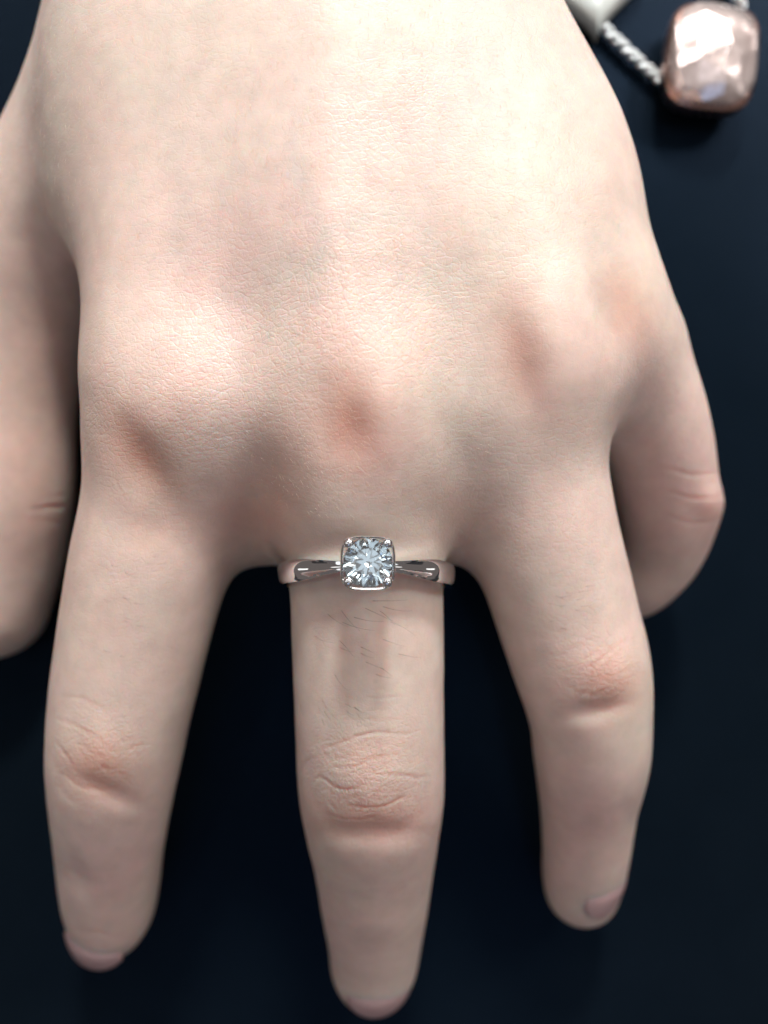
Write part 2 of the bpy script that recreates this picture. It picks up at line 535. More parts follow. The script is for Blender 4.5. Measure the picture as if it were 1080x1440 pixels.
# --- creases: hand-measured polylines, pressed into the skin
def crease(pts, depth, width, ridge=.2, deep=False):
    depth *= .46; width *= .72
    p = np.array(pts, float)
    q = np.vstack([2*p[0]-p[1], p, 2*p[-1]-p[-2]]); out = []
    for i in range(1, len(q)-2):
        for t in (0, .25, .5, .75):
            p0, p1, p2, p3 = q[i-1], q[i], q[i+1], q[i+2]
            out.append(.5*((2*p1)+(-p0+p2)*t+(2*p0-5*p1+4*p2-p3)*t*t+(-p0+3*p1-3*p2+p3)*t**3))
    out.append(p[-1])
    pts = np.array(out)+_rng.normal(0, width*.32, (len(out), 2))
    lo = pts.min(0)-4*width; hi = pts.max(0)+4*width
    m = np.where((PX > lo[0]) & (PX < hi[0]) & (PY > lo[1]) & (PY < hi[1]) & (Nn[:, 2] > .1) & ((W[:, 2] < 19) | (not deep)))[0]
    if len(m) == 0: return
    best = np.full(len(m), 1e9); tt = np.zeros(len(m))
    tot = len(pts)-1
    for i in range(tot):
        a = pts[i]; b = pts[i+1]; ab = b-a
        t = np.clip(((PX[m]-a[0])*ab[0]+(PY[m]-a[1])*ab[1])/(ab@ab), 0, 1)
        d = np.hypot(PX[m]-a[0]-t*ab[0], PY[m]-a[1]-t*ab[1])
        u = d < best; best[u] = d[u]; tt[u] = (i+t[u])/tot
    fade = np.sin(np.pi*np.clip(tt, .04, .96))**.5
    q = best/width
    fade = fade*(.72+.28*vnoise(W[m], 1.3, 21))
    amt = (-depth*np.exp(-q*q)+depth*ridge*np.exp(-(q-2)**2))*fade
    W[m] += Nn[m]*amt[:, None]
    tone[m] += (np.exp(-q*q)*fade*min(1, depth/.16))[:, None]*np.array((-.05, -.11, -.11))

# --- skin colour of each point, with some shade painted in
tone = np.tile(np.array((.664, .536, .476)), (nv, 1))
lowf = vnoise(WR, 14.0, 5); lowg = vnoise(WR, 9.0, 9); midf = vnoise(WR, 2.6, 11)
tone += lowf[:, None]*np.array((.012, -.004, .004))+lowg[:, None]*np.array((-.010, .012, .006))+midf[:, None]*np.array((.006, -.008, -.006))
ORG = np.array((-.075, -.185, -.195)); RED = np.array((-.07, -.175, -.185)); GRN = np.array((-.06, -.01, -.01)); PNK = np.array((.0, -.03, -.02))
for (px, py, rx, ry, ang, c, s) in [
    (200, 645, 34, 76, -32, ORG, .75), (390, 670, 60, 90, 10, RED, .45), (215, 640, 70, 90, -20, RED, .25), (492, 590, 44, 80, -12, RED, .55), (492, 598, 40, 66, -10, ORG, .45), (60, 560, 90, 330, 0, RED, .35),  # knuckle redness plus painted shade: knuckle hollows, index-middle valley, thumb
    (732, 500, 32, 74, -12, ORG, .7), (886, 432, 34, 66, -15, ORG, .65),  # redness and painted shade beside the ring and little finger knuckles
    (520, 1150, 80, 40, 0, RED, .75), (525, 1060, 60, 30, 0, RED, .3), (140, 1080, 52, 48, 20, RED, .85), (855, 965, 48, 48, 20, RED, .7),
    (1000, 720, 30, 40, 0, RED, .3), (215, 755, 40, 22, 0, RED, .4), (515, 880, 60, 70, 0, RED, .12),  # last one: faint red painted in where the stone's shadow falls
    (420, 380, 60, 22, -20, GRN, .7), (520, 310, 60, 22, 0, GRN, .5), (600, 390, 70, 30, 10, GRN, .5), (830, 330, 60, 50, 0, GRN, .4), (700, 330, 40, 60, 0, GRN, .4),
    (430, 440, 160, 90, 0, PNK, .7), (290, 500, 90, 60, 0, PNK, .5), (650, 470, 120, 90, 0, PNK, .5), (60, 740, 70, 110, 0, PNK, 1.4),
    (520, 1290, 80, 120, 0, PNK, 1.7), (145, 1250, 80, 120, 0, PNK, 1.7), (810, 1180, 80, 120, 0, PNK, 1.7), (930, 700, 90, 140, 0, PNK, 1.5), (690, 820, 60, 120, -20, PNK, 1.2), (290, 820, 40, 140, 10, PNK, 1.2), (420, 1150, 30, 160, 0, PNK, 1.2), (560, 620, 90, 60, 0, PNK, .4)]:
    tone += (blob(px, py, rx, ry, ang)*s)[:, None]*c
# redder, darker tint over the two finger webs
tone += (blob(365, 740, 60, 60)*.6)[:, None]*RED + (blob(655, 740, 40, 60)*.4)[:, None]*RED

def vein(pts, width, amount):
    best = np.full(nv, 1e9)
    for a_, b_ in zip(pts[:-1], pts[1:]):
        a_ = np.array(a_, float); ab = np.array(b_, float)-a_
        t = np.clip(((PX-a_[0])*ab[0]+(PY-a_[1])*ab[1])/(ab@ab), 0, 1)
        best = np.minimum(best, np.hypot(PX-a_[0]-t*ab[0]+4*lowg, PY-a_[1]-t*ab[1]+4*lowf))
    e = np.exp(-(best/width)**2)*front*(.6+.4*lowf)
    tone[:] += (e*amount)[:, None]*np.array((-.07, -.018, -.012))
vein([(400, -20), (425, 120), (415, 240), (455, 330), (440, 420)], 15, .8)
vein([(455, 330), (540, 300), (600, 330), (610, 420)], 14, .8)
vein([(640, -20), (650, 120), (600, 230), (600, 330)], 15, .7)
vein([(250, 40), (230, 160), (260, 260), (240, 360)], 15, .6)
vein([(690, 160), (740, 260), (820, 330), (840, 440)], 14, .8)
def z(x0, y0, k, pts): return [(x0+x/k, y0+y/k) for x, y in pts]
Zm = lambda pts: z(380, 900, 2.667, pts)
for pts, dd, ww in [
    ([(180, 415), (260, 385), (330, 360), (405, 345), (480, 350), (555, 345)], .28, 2.6),
    ([(230, 472), (320, 468), (370, 440), (405, 435), (470, 425)], .22, 2.4),
    ([(380, 495), (450, 497), (520, 505), (595, 515)], .30, 2.6),
    ([(165, 530), (190, 510), (250, 545), (310, 548), (375, 537)], .30, 2.6),
    ([(300, 610), (370, 618), (430, 610), (470, 592), (500, 588)], .28, 2.6),
    ([(210, 650), (300, 668), (380, 660), (405, 655)], .2, 2.6),
    ([(470, 540), (480, 600), (478, 655)], .13, 2.4), ([(335, 590), (345, 650)], .12, 2.4), ([(405, 380), (408, 440)], .12, 2.4),
    ([(335, 268), (400, 262), (455, 262)], .12, 2.2), ([(360, 216), (420, 218), (485, 210)], .12, 2.2),
    ([(320, 192), (400, 186), (450, 188)], .09, 2.2), ([(250, 300), (350, 296), (450, 300), (560, 296)], .07, 3),
    ([(170, 560), (180, 620), (220, 680), (300, 730)], .10, 9), ([(585, 540), (575, 620), (540, 680), (470, 720)], .10, 9),
    ([(160, 440), (120, 480), (110, 560)], .08, 4), ([(600, 400), (630, 470), (625, 560)], .08, 4),
    ([(520, 560), (550, 610), (540, 650)], .13, 3), ([(430, 520), (450, 570), (500, 590)], .1, 3), ([(240, 560), (230, 610), (260, 640)], .1, 3)]:
    crease(Zm(pts), dd, ww)
for _k in range(64):                     # short random wrinkles over the middle finger's joint
    x0 = 521+_rng.normal(0, 38); y0 = 1095+_rng.normal(0, 34); a0 = _rng.normal(0, .5) if _k % 3 else _rng.normal(1.5, .4); l0 = _rng.uniform(8, 22)
    crease([(x0-l0*math.cos(a0), y0-l0*math.sin(a0)), (x0, y0+_rng.normal(0, 2.5)), (x0+l0*math.cos(a0), y0+l0*math.sin(a0))], .085, 2.0)
for (cx_, cy_) in ((150, 1060), (850, 945)):
    for _k in range(16):
        x0 = cx_+_rng.normal(0, 28); y0 = cy_+_rng.normal(0, 26); a0 = _rng.normal(.3 if cx_ < 500 else -.4, .5); l0 = _rng.uniform(8, 20)
        crease([(x0-l0*math.cos(a0), y0-l0*math.sin(a0)), (x0, y0+_rng.normal(0, 3)), (x0+l0*math.cos(a0), y0+l0*math.sin(a0))], .12, 2.6)
Zi = lambda pts: z(30, 900, 2.667, pts)
for pts, dd, ww in [
    ([(140, 295), (200, 320), (280, 355), (350, 410)], .3, 3.2), ([(150, 210), (230, 220), (300, 250), (330, 300)], .18, 3.2),
    ([(130, 380), (180, 440), (210, 490)], .25, 3.2), ([(240, 400), (300, 430), (330, 480)], .18, 3.2),
    ([(150, 500), (220, 550), (320, 570), (360, 540)], .25, 4), ([(110, 420), (150, 560), (220, 620)], .15, 5),
    ([(350, 330), (420, 390), (450, 440)], .12, 3.5), ([(200, 1090), (300, 1100), (400, 1120)], .2, 4)]:
    crease(Zi(pts), dd*.6, ww*1.1)
Zr = lambda pts: z(680, 860, 3.0, pts)
for pts, dd, ww in [
    ([(400, 250), (470, 210), (530, 160), (600, 120)], .3, 3), ([(470, 100), (530, 160), (570, 180)], .18, 3),
    ([(300, 200), (380, 150), (460, 130)], .12, 3), ([(480, 270), (560, 260), (620, 230)], .22, 3),
    ([(330, 290), (400, 340), (480, 350), (560, 330), (600, 290)], .15, 4.5), ([(400, 380), (500, 420), (600, 390)], .14, 5)]:
    crease(Zr(pts), dd*.6, ww*1.1)
crease([(38, 718), (80, 713), (118, 704)], .30, 4.5, deep=True)
crease([(60, 700), (92, 696), (118, 684)], .14, 4, deep=True)
crease([(48, 732), (86, 735), (112, 726)], .12, 4, deep=True)
crease([(925, 655), (975, 668), (1012, 664)], .16, 4)
crease([(935, 690), (980, 700), (1016, 694)], .18, 4)
crease([(930, 722), (975, 735), (1008, 728)], .14, 4)
# sweeping lines across the knuckles of the back of the hand
Zk = lambda pts: z(120, 480, 4.8, pts)
for pts in [[(380, 375), (450, 410), (600, 455), (720, 530), (830, 545)], [(430, 500), (520, 535), (640, 570), (760, 600)],
            [(460, 290), (560, 360), (700, 350), (830, 390), (960, 470)], [(540, 120), (650, 200), (700, 260)],
            [(480, 200), (600, 270), (740, 335)], [(640, 400), (780, 470), (880, 540)], [(330, 200), (300, 250), (345, 345)],
            [(430, 610), (560, 650), (700, 720), (800, 740)], [(500, 700), (640, 760), (760, 850)], [(520, 790), (640, 850), (760, 900)],
            [(760, 600), (860, 640), (950, 640)], [(740, 180), (850, 240), (960, 330)], [(800, 60), (880, 120), (960, 150)],
            [(600, 20), (700, 90), (800, 150)], [(180, 910), (270, 1050), (340, 1180)], [(340, 1000), (420, 1060), (560, 1100)]]:
    crease(Zk(pts), .08, 1.6, .5)
Zc = lambda pts: z(340, 360, 3.6, pts)
for pts in [[(0, 560), (80, 740), (160, 840)], [(100, 450), (180, 560), (240, 660)], [(220, 280), (270, 440), (300, 640)],
            [(540, 410), (570, 530), (600, 560)], [(1000, 230), (860, 320), (780, 420)], [(920, 430), (850, 540), (740, 650)],
            [(950, 500), (850, 620), (760, 740), (700, 830)], [(830, 500), (700, 590), (600, 640)], [(510, 60), (515, 280), (550, 420)],
            [(200, 200), (400, 205)], [(0, 240), (180, 320)], [(330, 860), (200, 1000)], [(440, 900), (300, 1020), (200, 1070)],
            [(880, 700), (800, 760), (640, 800)], [(430, 60), (420, 180)], [(700, 300), (640, 420), (540, 520)],
            [(0, 720), (60, 800), (120, 830)], [(560, 860), (430, 960), (380, 1050)], [(640, 900), (540, 1000), (500, 1060)]]:
    crease(Zc(pts), .08, 1.6, .5)

# --- the ring presses a shallow groove round the finger
RC = P(515, 811, 87.5)
lean = math.radians(10.5)
RU = np.array((0, math.sin(lean), math.cos(lean))); RA = np.array((0, -math.cos(lean), math.sin(lean))); RS = np.array((1.0, 0, 0))
roll = math.radians(2.0)          # the head sits a little towards the ring finger
RU, RS = RU*math.cos(roll)+RS*math.sin(roll), RS*math.cos(roll)-RU*math.sin(roll)
R_IN, R_OUT = 8.95, 10.15
rel = W-RC
ax = rel@RA
radv = rel-ax[:, None]*RA
rr_ = np.linalg.norm(radv, axis=1)
m = (np.abs(ax) < 7) & (rr_ < 11.2)
lim = R_IN-.05
over = np.where(m, np.maximum(rr_-lim, 0), 0)*np.exp(-(np.maximum(np.abs(ax)-.5, 0)/1.9)**2)
W -= radv/np.maximum(rr_, 1e-6)[:, None]*over[:, None]

W[:, 2] = np.maximum(W[:, 2], 0.35)
Nn = normals(W)
# strength of the fine relief
relief = .34+.20*vnoise(WR, 9.0, 31)+.10*vnoise(WR, 3.0, 33)+.65*blob(480, 440, 240, 150)+.45*blob(280, 560, 130, 90)+.8*blob(521, 1100, 80, 62)+.8*blob(155, 1050, 60, 56)+.8*blob(848, 940, 60, 52)
me.vertices.foreach_set('co', (W*MM).astype(np.float32).ravel())
me.polygons.foreach_set('use_smooth', np.ones(len(me.polygons), bool))
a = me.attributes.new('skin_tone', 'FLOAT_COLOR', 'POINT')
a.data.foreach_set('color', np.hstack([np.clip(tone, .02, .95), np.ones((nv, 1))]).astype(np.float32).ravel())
a = me.attributes.new('relief', 'FLOAT', 'POINT')
a.data.foreach_set('value', relief.astype(np.float32))
me.update()
hand = link('hand', me, M_SKIN)
tag(hand, 'pale bare left hand spread fingers down, ring on its middle finger', 'hand')

# lookup of the skin surface for hairs and nails
def skin_at_many(pxs, pys, tol=5):
    cell = {}
    m = np.where(Nn[:, 2] > .15)[0]
    dep = H-W[m, 2]
    kx = np.round((W[m, 0]/dep*1080+540)/tol).astype(int); ky = np.round((720-W[m, 1]/dep*1080)/tol).astype(int)
    order = np.argsort(W[m, 2])          # highest last wins
    for i, a_, b_ in zip(m[order], kx[order], ky[order]):
        cell[(a_, b_)] = i
    return [cell.get((int(round(x/tol)), int(round(y/tol)))) for x, y in zip(pxs, pys)]

# ------------------------------------------------------------------ nails
def nail(tip_a, tip_b, rad, width, length, dorsal, name='fingernail'):
    """curved plate: from cuticle centre tip_a towards tip_b, bent round the fingertip"""
    A = np.array(tip_a); B = np.array(tip_b)
    T = (B-A)/np.linalg.norm(B-A)
    U = np.array(dorsal, float); U -= T*(U@T); U /= np.linalg.norm(U)
    S = np.cross(T, U)
    nu, nw = 12, 14
    verts, faces = [], []
    for layer in (0, 1):
        for i in range(nu+1):
            t = i/nu
            for j in range(nw+1):
                s = j/nw*2-1
                hw = width*(1-(.22*abs(2*t-1)**3 if t < .5 else (.42*(2*t-1)**2)))
                ang = s*hw/rad
                # rounded cuticle and free edge
                y = length*(t+(.16*(1-t)-.14*t)*s*s)
                drop = .8*(y/length)**2*length*.17+.55*max(0, 1-t*2.2)**2
                r = rad-(.0 if layer == 0 else .35)
                p = A+T*y+U*(r*math.cos(ang)-rad-drop)+S*(r*math.sin(ang))
                verts.append(p*MM)
    W1 = nw+1; off = (nu+1)*W1
    for i in range(nu):
        for j in range(nw):
            a_ = i*W1+j
            faces.append((a_, a_+1, a_+W1+1, a_+W1)); faces.append((off+a_, off+a_+W1, off+a_+W1+1, off+a_+1))
    for i in range(nu):
        a_ = i*W1; faces.append((a_, a_+W1, off+a_+W1, off+a_)); b_ = i*W1+nw; faces.append((b_, off+b_, off+b_+W1, b_+W1))
    for j in range(nw):
        faces.append((j, off+j, off+j+1, j+1)); c_ = nu*W1+j; faces.append((c_, c_+1, off+c_+1, off+c_))
    me_ = mesh_from(name, verts, faces)
    return link(name, me_, M_NAIL, parent=hand, smooth=True)

def tipnail(p0, p1, rad0, width, length, dorsal, lift=.15, start=0.0):
    """place a nail on the dorsal side of the last segment p0 -> p1"""
    A = P(*p0); B = P(*p1)
    T = (B-A)/np.linalg.norm(B-A)
    U = np.array(dorsal, float); U -= T*(U@T); U /= np.linalg.norm(U)
    nail(A+T*start+U*(rad0+lift), B+U*(rad0+lift), rad0, width, length, U)

tipnail((526, 1330, 110.5), (524, 1385, 115.5), 6.3, 5.2, 7.2, (0.16, .22, 1), lift=.4, start=1.0)
tipnail((154, 1272, 111.0), (152, 1315, 115.5), 6.0, 5.2, 7.2, (-.02, .22, 1), lift=.42, start=.6)
tipnail((824, 1190, 109.5), (818, 1262, 114.5), 5.7, 4.9, 8.2, (.52, .2, 1), lift=.5, start=1.2)
tipnail((2, 770, 114.5), (-10, 850, 115.5), 8.0, 6.2, 12, (-.9, 0, .55), lift=.6, start=1.0)

# ------------------------------------------------------------------ hairs
def hairs(name, items, mat, rad, label=None):
    verts, faces = [], []
    for (i, d, ln, curl) in items:
        p = W[i].copy(); n = Nn[i]
        d = np.array(d, float); d -= n*(d@n); d /= max(np.linalg.norm(d), 1e-6)
        side = np.cross(n, d)
        segs = 5 if ln > 1.3 else 3
        prev = None
        for s in range(segs+1):
            t = s/segs
            q = p+d*ln*t+side*curl*ln*t*t+n*(ln*.16*math.sin(t*2.2)-.03)
            r = rad*(1-.75*t)
            b0 = len(verts)
            for k in range(3):
                a_ = k*2*math.pi/3
                verts.append((q+side*r*math.cos(a_)+n*r*math.sin(a_))*MM)
            if s:
                for k in range(3):
                    faces.append((b0-3+k, b0-3+(k+1) % 3, b0+(k+1) % 3, b0+k))
    o = link(name, mesh_from(name, verts, faces), mat, parent=hand, smooth=True)
    tag(o, label=label, kind='stuff')
    return o

R = random.Random(5)
def scatter(n, cx, cy, rx, ry, dirf, l0, l1):
    xs, ys = [], []
    while len(xs) < n:
        a_, b_ = R.uniform(-1, 1), R.uniform(-1, 1)
        if a_*a_+b_*b_ < 1: xs.append(cx+a_*rx); ys.append(cy+b_*ry)
    idx = skin_at_many(xs, ys)
    out = []
    for x, y, i in zip(xs, ys, idx):
        if i is None: continue
        dx, dy = dirf(x, y)
        out.append((i, (dx+R.gauss(0, .22), dy+R.gauss(0, .22), 0), R.uniform(l0, l1), R.uniform(-.35, .15)))
    return out
dark = scatter(20, 500, 900, 66, 60, lambda x, y: (1, -.42), 1.4, 3.8)
dark += scatter(12, 470, 985, 50, 30, lambda x, y: (1, -.35), .8, 2.2)
thin = scatter(12, 165, 860, 40, 70, lambda x, y: (1, -.2), .6, 1.4)+scatter(14, 790, 850, 50, 40, lambda x, y: (1, .1), .6, 1.6)
hairs('finger_hair', dark, M_HAIR, .018, 'sparse dark hairs below the ring')
hairs('finger_hair', thin, M_HAIR, .015, 'faint short hairs on the index and ring fingers')
pale = scatter(900, 250, 180, 220, 260, lambda x, y: (.25, -1), .5, 1.1)
pale += scatter(700, 560, 200, 250, 220, lambda x, y: (.1, -1), .4, .9)
pale += scatter(500, 500, 600, 200, 130, lambda x, y: (.9, -.5), .3, .8)
hairs('downy_hair', pale, M_DOWN, .016, 'fine pale down on the back of the hand')

# ------------------------------------------------------------------ ring
def frame_mat(o, s, a_, u):
    m_ = Matrix(((s[0], a_[0], u[0], o[0]*MM), (s[1], a_[1], u[1], o[1]*MM), (s[2], a_[2], u[2], o[2]*MM), (0, 0, 0, 1)))
    return m_
ring = empty('engagement_ring', (0, 0, 0))
# ring axes: x = across the finger, y = along the finger towards the wrist, z = up through the stone
ring.matrix_world = frame_mat(RC, RS, -RA, RU)
tag(ring, 'white gold solitaire ring with round diamond worn on the middle finger', 'ring')

def sstep(a_, b_, x):
    t = min(1, max(0, (x-a_)/(b_-a_))); return t*t*(3-2*t)

def make_band():
    n = 420; verts = []; m_ = 18
    for i in range(n):
        th = 2*math.pi*i/n
        t = abs((th+math.pi) % (2*math.pi)-math.pi)         # 0 at the top
        deg = math.degrees(t)
        hw = 1.20-.66*(1-sstep(10, 52, deg))+.10*(1-sstep(0, 9, deg))
        rise = .55*(1-sstep(8, 40, deg))
        for j in range(m_):
            s = j/(m_-1)
            if j < 13:                                      # outer face
                u_ = j/12*2-1
                f = (1-sstep(38-13*u_*u_, 50-15*u_*u_, deg))*sstep(4, 12, deg)      # scooped leaf on the shoulder
                outer = R_OUT-.28+(.28*math.sqrt(max(0, 1-u_**2)))*(1-f)+f*(.12*u_*u_-.42*(1-u_*u_)+.16)+rise
                verts.append((math.sin(th)*outer, u_*hw, math.cos(th)*outer))
            else:
                u_ = 1-(j-13)/4*2
                ri = R_IN+.06*u_*u_
                verts.append((math.sin(th)*ri, u_*hw*.93, math.cos(th)*ri))
    faces = []
    for i in range(n):
        for j in range(m_):
            a_ = i*m_+j; b_ = i*m_+(j+1) % m_; c_ = ((i+1) % n)*m_+(j+1) % m_; d_ = ((i+1) % n)*m_+j
            faces.append((a_, d_, c_, b_))
    me_ = mesh_from('band', [tuple(c*MM for c in v) for v in verts], faces)
    o = link('band', me_, M_WG, parent=ring, smooth=True)
    me_.set_sharp_from_angle(angle=math.radians(50))
    return o
make_band()

def superpt(a_, r, p=3.2):
    c, s = math.cos(a_), math.sin(a_)
    k = (abs(c)**p+abs(s)**p)**(-1/p)
    return r*k*c, r*k*s

GZ = 13.5          # girdle height above the ring centre
def loft(name, rings, mat, parent, closed=True, smooth=True, sharp=35):
    verts = [tuple(c*MM for c in v) for r_ in rings for v in r_]
    n = len(rings[0]); k = len(rings); faces = []
    for i in range(k if closed else k-1):
        for j in range(n):
            faces.append((i*n+j, i*n+(j+1) % n, ((i+1) % k)*n+(j+1) % n, ((i+1) % k)*n+j))
    me_ = mesh_from(name, verts, faces)
    bm = bmesh.new(); bm.from_mesh(me_); bmesh.ops.recalc_face_normals(bm, faces=bm.faces); bm.to_mesh(me_); bm.free()
    o = link(name, me_, mat, parent=parent, smooth=smooth)
    me_.set_sharp_from_angle(angle=math.radians(sharp))
    return o

def rim(name, prof, p, parent):
    nA = 96
    rings = [[(*superpt(2*math.pi*j/nA, r, p), zz) for j in range(nA)] for (r, zz) in prof]
    return loft(name, rings, M_WG, parent)
# cushion shaped frame round the stone, and a lower gallery rail
head = rim('cushion_frame', [(2.42, GZ-.02), (2.48, GZ+.07), (2.55, GZ+.09), (2.63, GZ+.02), (2.68, GZ-.14), (2.66, GZ-.42), (2.56, GZ-.60), (2.60, GZ-.72), (2.64, GZ-.90), (2.60, GZ-1.10), (2.46, GZ-1.18), (2.36, GZ-.9), (2.35, GZ-.4)], 3.8, ring)
rim('gallery_rail', [(1.55, GZ-1.75), (1.70, GZ-1.65), (1.86, GZ-1.75), (1.88, GZ-2.05), (1.70, GZ-2.2), (1.55, GZ-2.1)], 2.6, ring)

def prong_mesh():
    # from the band up past the girdle, ending in a round bead over the stone
    path = [(1.00, GZ-3.6, .32), (1.35, GZ-2.4, .34), (1.72, GZ-1.0, .37), (1.92, GZ-.2, .42), (1.97, GZ+.22, .46), (1.93, GZ+.46, .52)]
    verts = []; n = 16
    rings = []
    for (x, zz, r) in path:
        rings.append([(x/1.0+r*math.cos(2*math.pi*k/n), r*math.sin(2*math.pi*k/n), zz) for k in range(n)])
    x0, z0, r0 = path[-1]
    for q in range(1, 7):
        a_ = q/6*math.pi/2
        rings.append([(x0-.10*q/6+r0*math.cos(a_)*math.cos(2*math.pi*k/n), r0*math.cos(a_)*math.sin(2*math.pi*k/n)*1.0, z0+r0*.85*math.sin(a_)) for k in range(n)])
    verts = [tuple(c*MM for c in v) for r_ in rings for v in r_]
    faces = [tuple(reversed(range(n)))]
    for i in range(len(rings)-1):
        for j in range(n):
            faces.append((i*n+j, i*n+(j+1) % n, (i+1)*n+(j+1) % n, (i+1)*n+j))
    me_ = mesh_from('prong', verts, faces)
    me_.materials.append(M_WG)
    me_.polygons.foreach_set('use_smooth', [True]*len(me_.polygons))
    return me_
pm = prong_mesh()
PD = 1.36
for (sx, sy) in ((1, 1), (-1, 1), (-1, -1), (1, -1)):
    o = link('prong', pm, parent=ring)
    a_ = math.atan2(sy, sx)
    o.rotation_euler = (0, 0, a_)
    o.location = (math.cos(a_)*.74*MM, math.sin(a_)*.74*MM, 0)

def brilliant(name, rg, mat, parent, zc, px=1.0, py=1.0, crown=.30, pav=.86, power=2.0):
    """a brilliant cut as the convex hull of its facet corners (rg = girdle radius)"""
    pts = []
    def ring_(n, r, zz, off):
        for k in range(n):
            a_ = 2*math.pi*(k+off)/n
            if power == 2.0: x, y = math.cos(a_)*r, math.sin(a_)*r
            else: x, y = superpt(a_, r, power)
            pts.append((x*px*rg, y*py*rg, zz*rg))
    ring_(8, .56, crown+.02, 0.5)
    ring_(8, .78, crown*.60, 0.0)
    ring_(16, 1.0, .025, 0)
    ring_(16, 1.0, -.025, 0)
    # lower girdle break and culet
    ring_(8, .26, -pav*.765, 0.0)
    pts.append((0, 0, -pav*rg))
    bm = bmesh.new()
    vs = [bm.verts.new((p_[0]*MM*100, p_[1]*MM*100, p_[2]*MM*100)) for p_ in pts]
    r_ = bmesh.ops.convex_hull(bm, input=vs)
    junk = [e for e in r_['geom_interior'] if isinstance(e, bmesh.types.BMVert)]
    if junk: bmesh.ops.delete(bm, geom=junk, context='VERTS')
    bmesh.ops.dissolve_limit(bm, angle_limit=math.radians(.5), verts=bm.verts, edges=bm.edges)
    bmesh.ops.scale(bm, vec=(.01, .01, .01), verts=bm.verts)
    bmesh.ops.recalc_face_normals(bm, faces=bm.faces)
    me_ = bpy.data.meshes.new(name); bm.to_mesh(me_); bm.free()
    o = link(name, me_, mat, parent=parent)
    o.location = (0, 0, zc*MM)
    o.rotation_euler = (0, 0, math.radians(11))
    return o
brilliant('diamond', 2.42, M_DIAMOND, ring, GZ+.12)

# ------------------------------------------------------------------ necklace on the table
neck = empty('pendant_necklace', tuple(P(990, 96, 120)*MM))
tag(neck, 'pink cushion pendant on a silver rope chain, lying at the top right', 'necklace')
nb = Vector(P(990, 96, 120)*MM)

def rope_link_mesh():
    # an oval wire loop
    n, m_ = 14, 6; verts = []; faces = []
    for i in range(n):
        a_ = 2*math.pi*i/n
        cx_, cy_ = math.cos(a_)*.70, math.sin(a_)*.56
        for j in range(m_):
            b_ = 2*math.pi*j/m_
            verts.append(((cx_+.17*math.cos(b_)*math.cos(a_))*MM, (cy_+.17*math.cos(b_)*math.sin(a_))*MM, .17*math.sin(b_)*MM))
    for i in range(n):
        for j in range(m_):
            faces.append((i*m_+j, ((i+1) % n)*m_+j, ((i+1) % n)*m_+(j+1) % m_, i*m_+(j+1) % m_))
    me_ = mesh_from('chain_link', verts, faces); me_.materials.append(M_SILVER)
    me_.polygons.foreach_set('use_smooth', [True]*len(me_.polygons))
    return me_
lm = rope_link_mesh()
def chain(a_, b_, pitch=.31, twist=.56, sag=0.0):
    A = Vector(a_*MM); B = Vector(b_*MM); L_ = (B-A).length; n = int(L_/(pitch*MM)); T = (B-A).normalized()
    S = T.cross(Vector((0, 0, 1))).normalized(); U = S.cross(T)
    for i in range(n):
        p_ = A+T*(i*pitch*MM)
        w = sag*math.sin(math.pi*i/n)
        ang = i*twist
        x = (T*.62+(S*math.cos(ang)+U*math.sin(ang))*.92).normalized()
        zt = x.cross(T).normalized(); y = zt.cross(x)
        o = link('chain_link', lm, parent=neck)
        o.matrix_parent_inverse = Matrix.Identity(4)
        loc = p_-nb+S*w*MM
        o.matrix_local = Matrix(((x[0], y[0], zt[0], loc[0]), (x[1], y[1], zt[1], loc[1]), (x[2], y[2], zt[2], loc[2]), (0, 0, 0, 1)))
chain(P(815, 2, 120.6), P(942, 124, 120.6), sag=.3)
chain(P(1020, -45, 120.6), P(1044, 12, 120.0))

def pillow_ring(hx, hy, zz, p, n=64):
    out = []
    for k in range(n):
        a_ = 2*math.pi*k/n
        c, s = math.cos(a_), math.sin(a_)
        kk = (abs(c)**p+abs(s)**p)**(-1/p)
        out.append((hx*kk*c, hy*kk*s, zz))
    return out
pend = empty('pendant', (0, 0, 0)); 
bpy.data.objects.remove(pend)
M_PINK, nt_, b_ = newmat('pink_crystal')
b_.inputs['Base Color'].default_value = (.86, .60, .56, 1)
b_.inputs['Transmission Weight'].default_value = .2
b_.inputs['IOR'].default_value = 1.8
b_.inputs['Roughness'].default_value = .24
b_.inputs['Metallic'].default_value = .75
tc_ = N(nt_, 'ShaderNodeTexCoord'); nz_ = N(nt_, 'ShaderNodeTexNoise', Scale=180.0, Detail=2.0)
nt_.links.new(tc_.outputs['Object'], nz_.inputs['Vector'])
cr_ = N(nt_, 'ShaderNodeValToRGB'); cr_.color_ramp.elements[0].color = (.90, .70, .66, 1); cr_.color_ramp.elements[1].color = (.95, .86, .84, 1)
nt_.links.new(nz_.outputs['Fac'], cr_.inputs['Fac']); nt_.links.new(cr_.outputs['Color'], b_.inputs['Base Color'])
bp_ = N(nt_, 'ShaderNodeBump'); bp_.inputs['Distance'].default_value = .0012; bp_.inputs['Strength'].default_value = .6
nt_.links.new(nz_.outputs['Fac'], bp_.inputs['Height']); nt_.links.new(bp_.outputs[0], b_.inputs['Normal'])
nz_.inputs['Scale'].default_value = 130.0
HX, HY = 6.9, 8.0
body = loft('pendant_frame', [pillow_ring(HX*.90, HY*.90, -1.7, 3.8), pillow_ring(HX, HY, -1.0, 3.8), pillow_ring(HX*1.02, HY*1.02, .2, 3.8),
                              pillow_ring(HX, HY, 1.2, 3.8), pillow_ring(HX*.93, HY*.93, 1.7, 3.8), pillow_ring(HX*.88, HY*.88, 1.4, 3.8), pillow_ring(HX*.86, HY*.86, -1.6, 3.8)], M_ROSE, neck)
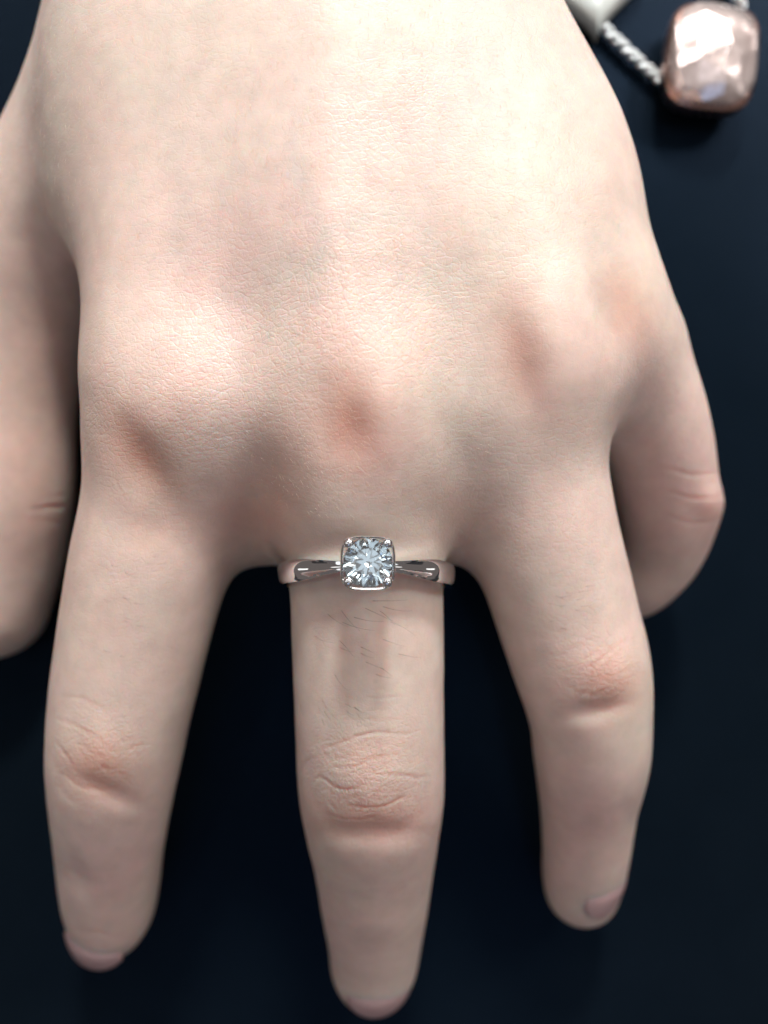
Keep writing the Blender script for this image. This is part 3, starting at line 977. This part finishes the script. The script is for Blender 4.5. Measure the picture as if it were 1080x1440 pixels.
body.location = (0, 0, 1.9*MM); body.rotation_euler = (0, 0, math.radians(-6))
def crystal():
    pts = []
    for (r, zz, n, off) in ((.22, 4.3, 7, .2), (.45, 4.0, 11, .5), (.66, 3.4, 15, 0), (.82, 2.8, 18, .3), (.94, 2.0, 20, .5), (.96, 1.2, 16, .5), (.5, -1.2, 8, 0)):
        for k in range(n):
            a_ = 2*math.pi*(k+off)/n; x, y = superpt(a_, 1, 3.4)
            pts.append((x*HX*r*MM*100, y*HY*r*MM*100, (zz+R.uniform(-.3, .3))*MM*100))
    bm = bmesh.new(); vs = [bm.verts.new(p_) for p_ in pts]
    r_ = bmesh.ops.convex_hull(bm, input=vs)
    junk = [e for e in r_['geom_interior'] if isinstance(e, bmesh.types.BMVert)]
    if junk: bmesh.ops.delete(bm, geom=junk, context='VERTS')
    bmesh.ops.scale(bm, vec=(.01, .01, .01), verts=bm.verts); bmesh.ops.recalc_face_normals(bm, faces=bm.faces)
    me_ = bpy.data.meshes.new('crystal'); bm.to_mesh(me_); bm.free()
    o = link('crystal', me_, M_PINK, parent=neck); o.location = (0, 0, 1.9*MM); o.rotation_euler = (0, 0, math.radians(-6))
crystal()

# the pale charm beyond the chain, cut by the top edge
def charm():
    M_, nt, b = newmat('white_enamel')
    tc = N(nt, 'ShaderNodeTexCoord'); n = N(nt, 'ShaderNodeTexNoise', Scale=120.0); nt.links.new(tc.outputs['Object'], n.inputs['Vector'])
    cr = N(nt, 'ShaderNodeValToRGB'); cr.color_ramp.elements[0].color = (.66, .74, .72, 1); cr.color_ramp.elements[1].color = (.85, .89, .86, 1)
    nt.links.new(n.outputs['Fac'], cr.inputs['Fac']); nt.links.new(cr.outputs['Color'], b.inputs['Base Color'])
    b.inputs['Roughness'].default_value = .2; b.inputs['Metallic'].default_value = .3
    n_ = 72
    rings = []
    def outline(a_, s):
        # heart, tip towards -Y
        x = 16*math.sin(a_)**3; y = 13*math.cos(a_)-5*math.cos(2*a_)-2*math.cos(3*a_)-math.cos(4*a_)
        return x*s*.62, (y+5)*s*.62-3
    for (s, zz) in ((.05, 0.1), (.80, .1), (.95, .6), (1.0, 1.4), (.93, 2.4), (.75, 3.1), (.45, 3.6), (.05, 3.8)):
        rings.append([(*outline(2*math.pi*k/n_, s), zz) for k in range(n_)])
    e = empty('heart_charm', tuple(P(828, -24, 121.8)*MM)); e.rotation_euler = (0, 0, math.radians(4))
    tag(e, 'pale glossy charm with pointed tip at the top edge beside the silver chain', 'charm')
    o = loft('charm_body', rings, M_, e, closed=False, sharp=60)
    bm = bmesh.new(); bm.from_mesh(o.data); bmesh.ops.holes_fill(bm, edges=bm.edges); bm.to_mesh(o.data); bm.free()
    # small metal loop at the upper notch
    vs, fs = [], []
    for i in range(20):
        a_ = 2*math.pi*i/20
        for j in range(8):
            c_ = 2*math.pi*j/8
            vs.append((((1.5+.35*math.cos(c_))*math.cos(a_))*MM, ((1.5+.35*math.cos(c_))*math.sin(a_)+8.2)*MM, (2+.35*math.sin(c_))*MM))
    for i in range(20):
        for j in range(8): fs.append((i*8+j, ((i+1) % 20)*8+j, ((i+1) % 20)*8+(j+1) % 8, i*8+(j+1) % 8))
    link('bail', mesh_from('bail', vs, fs), M_SILVER, parent=e, smooth=True)
charm()
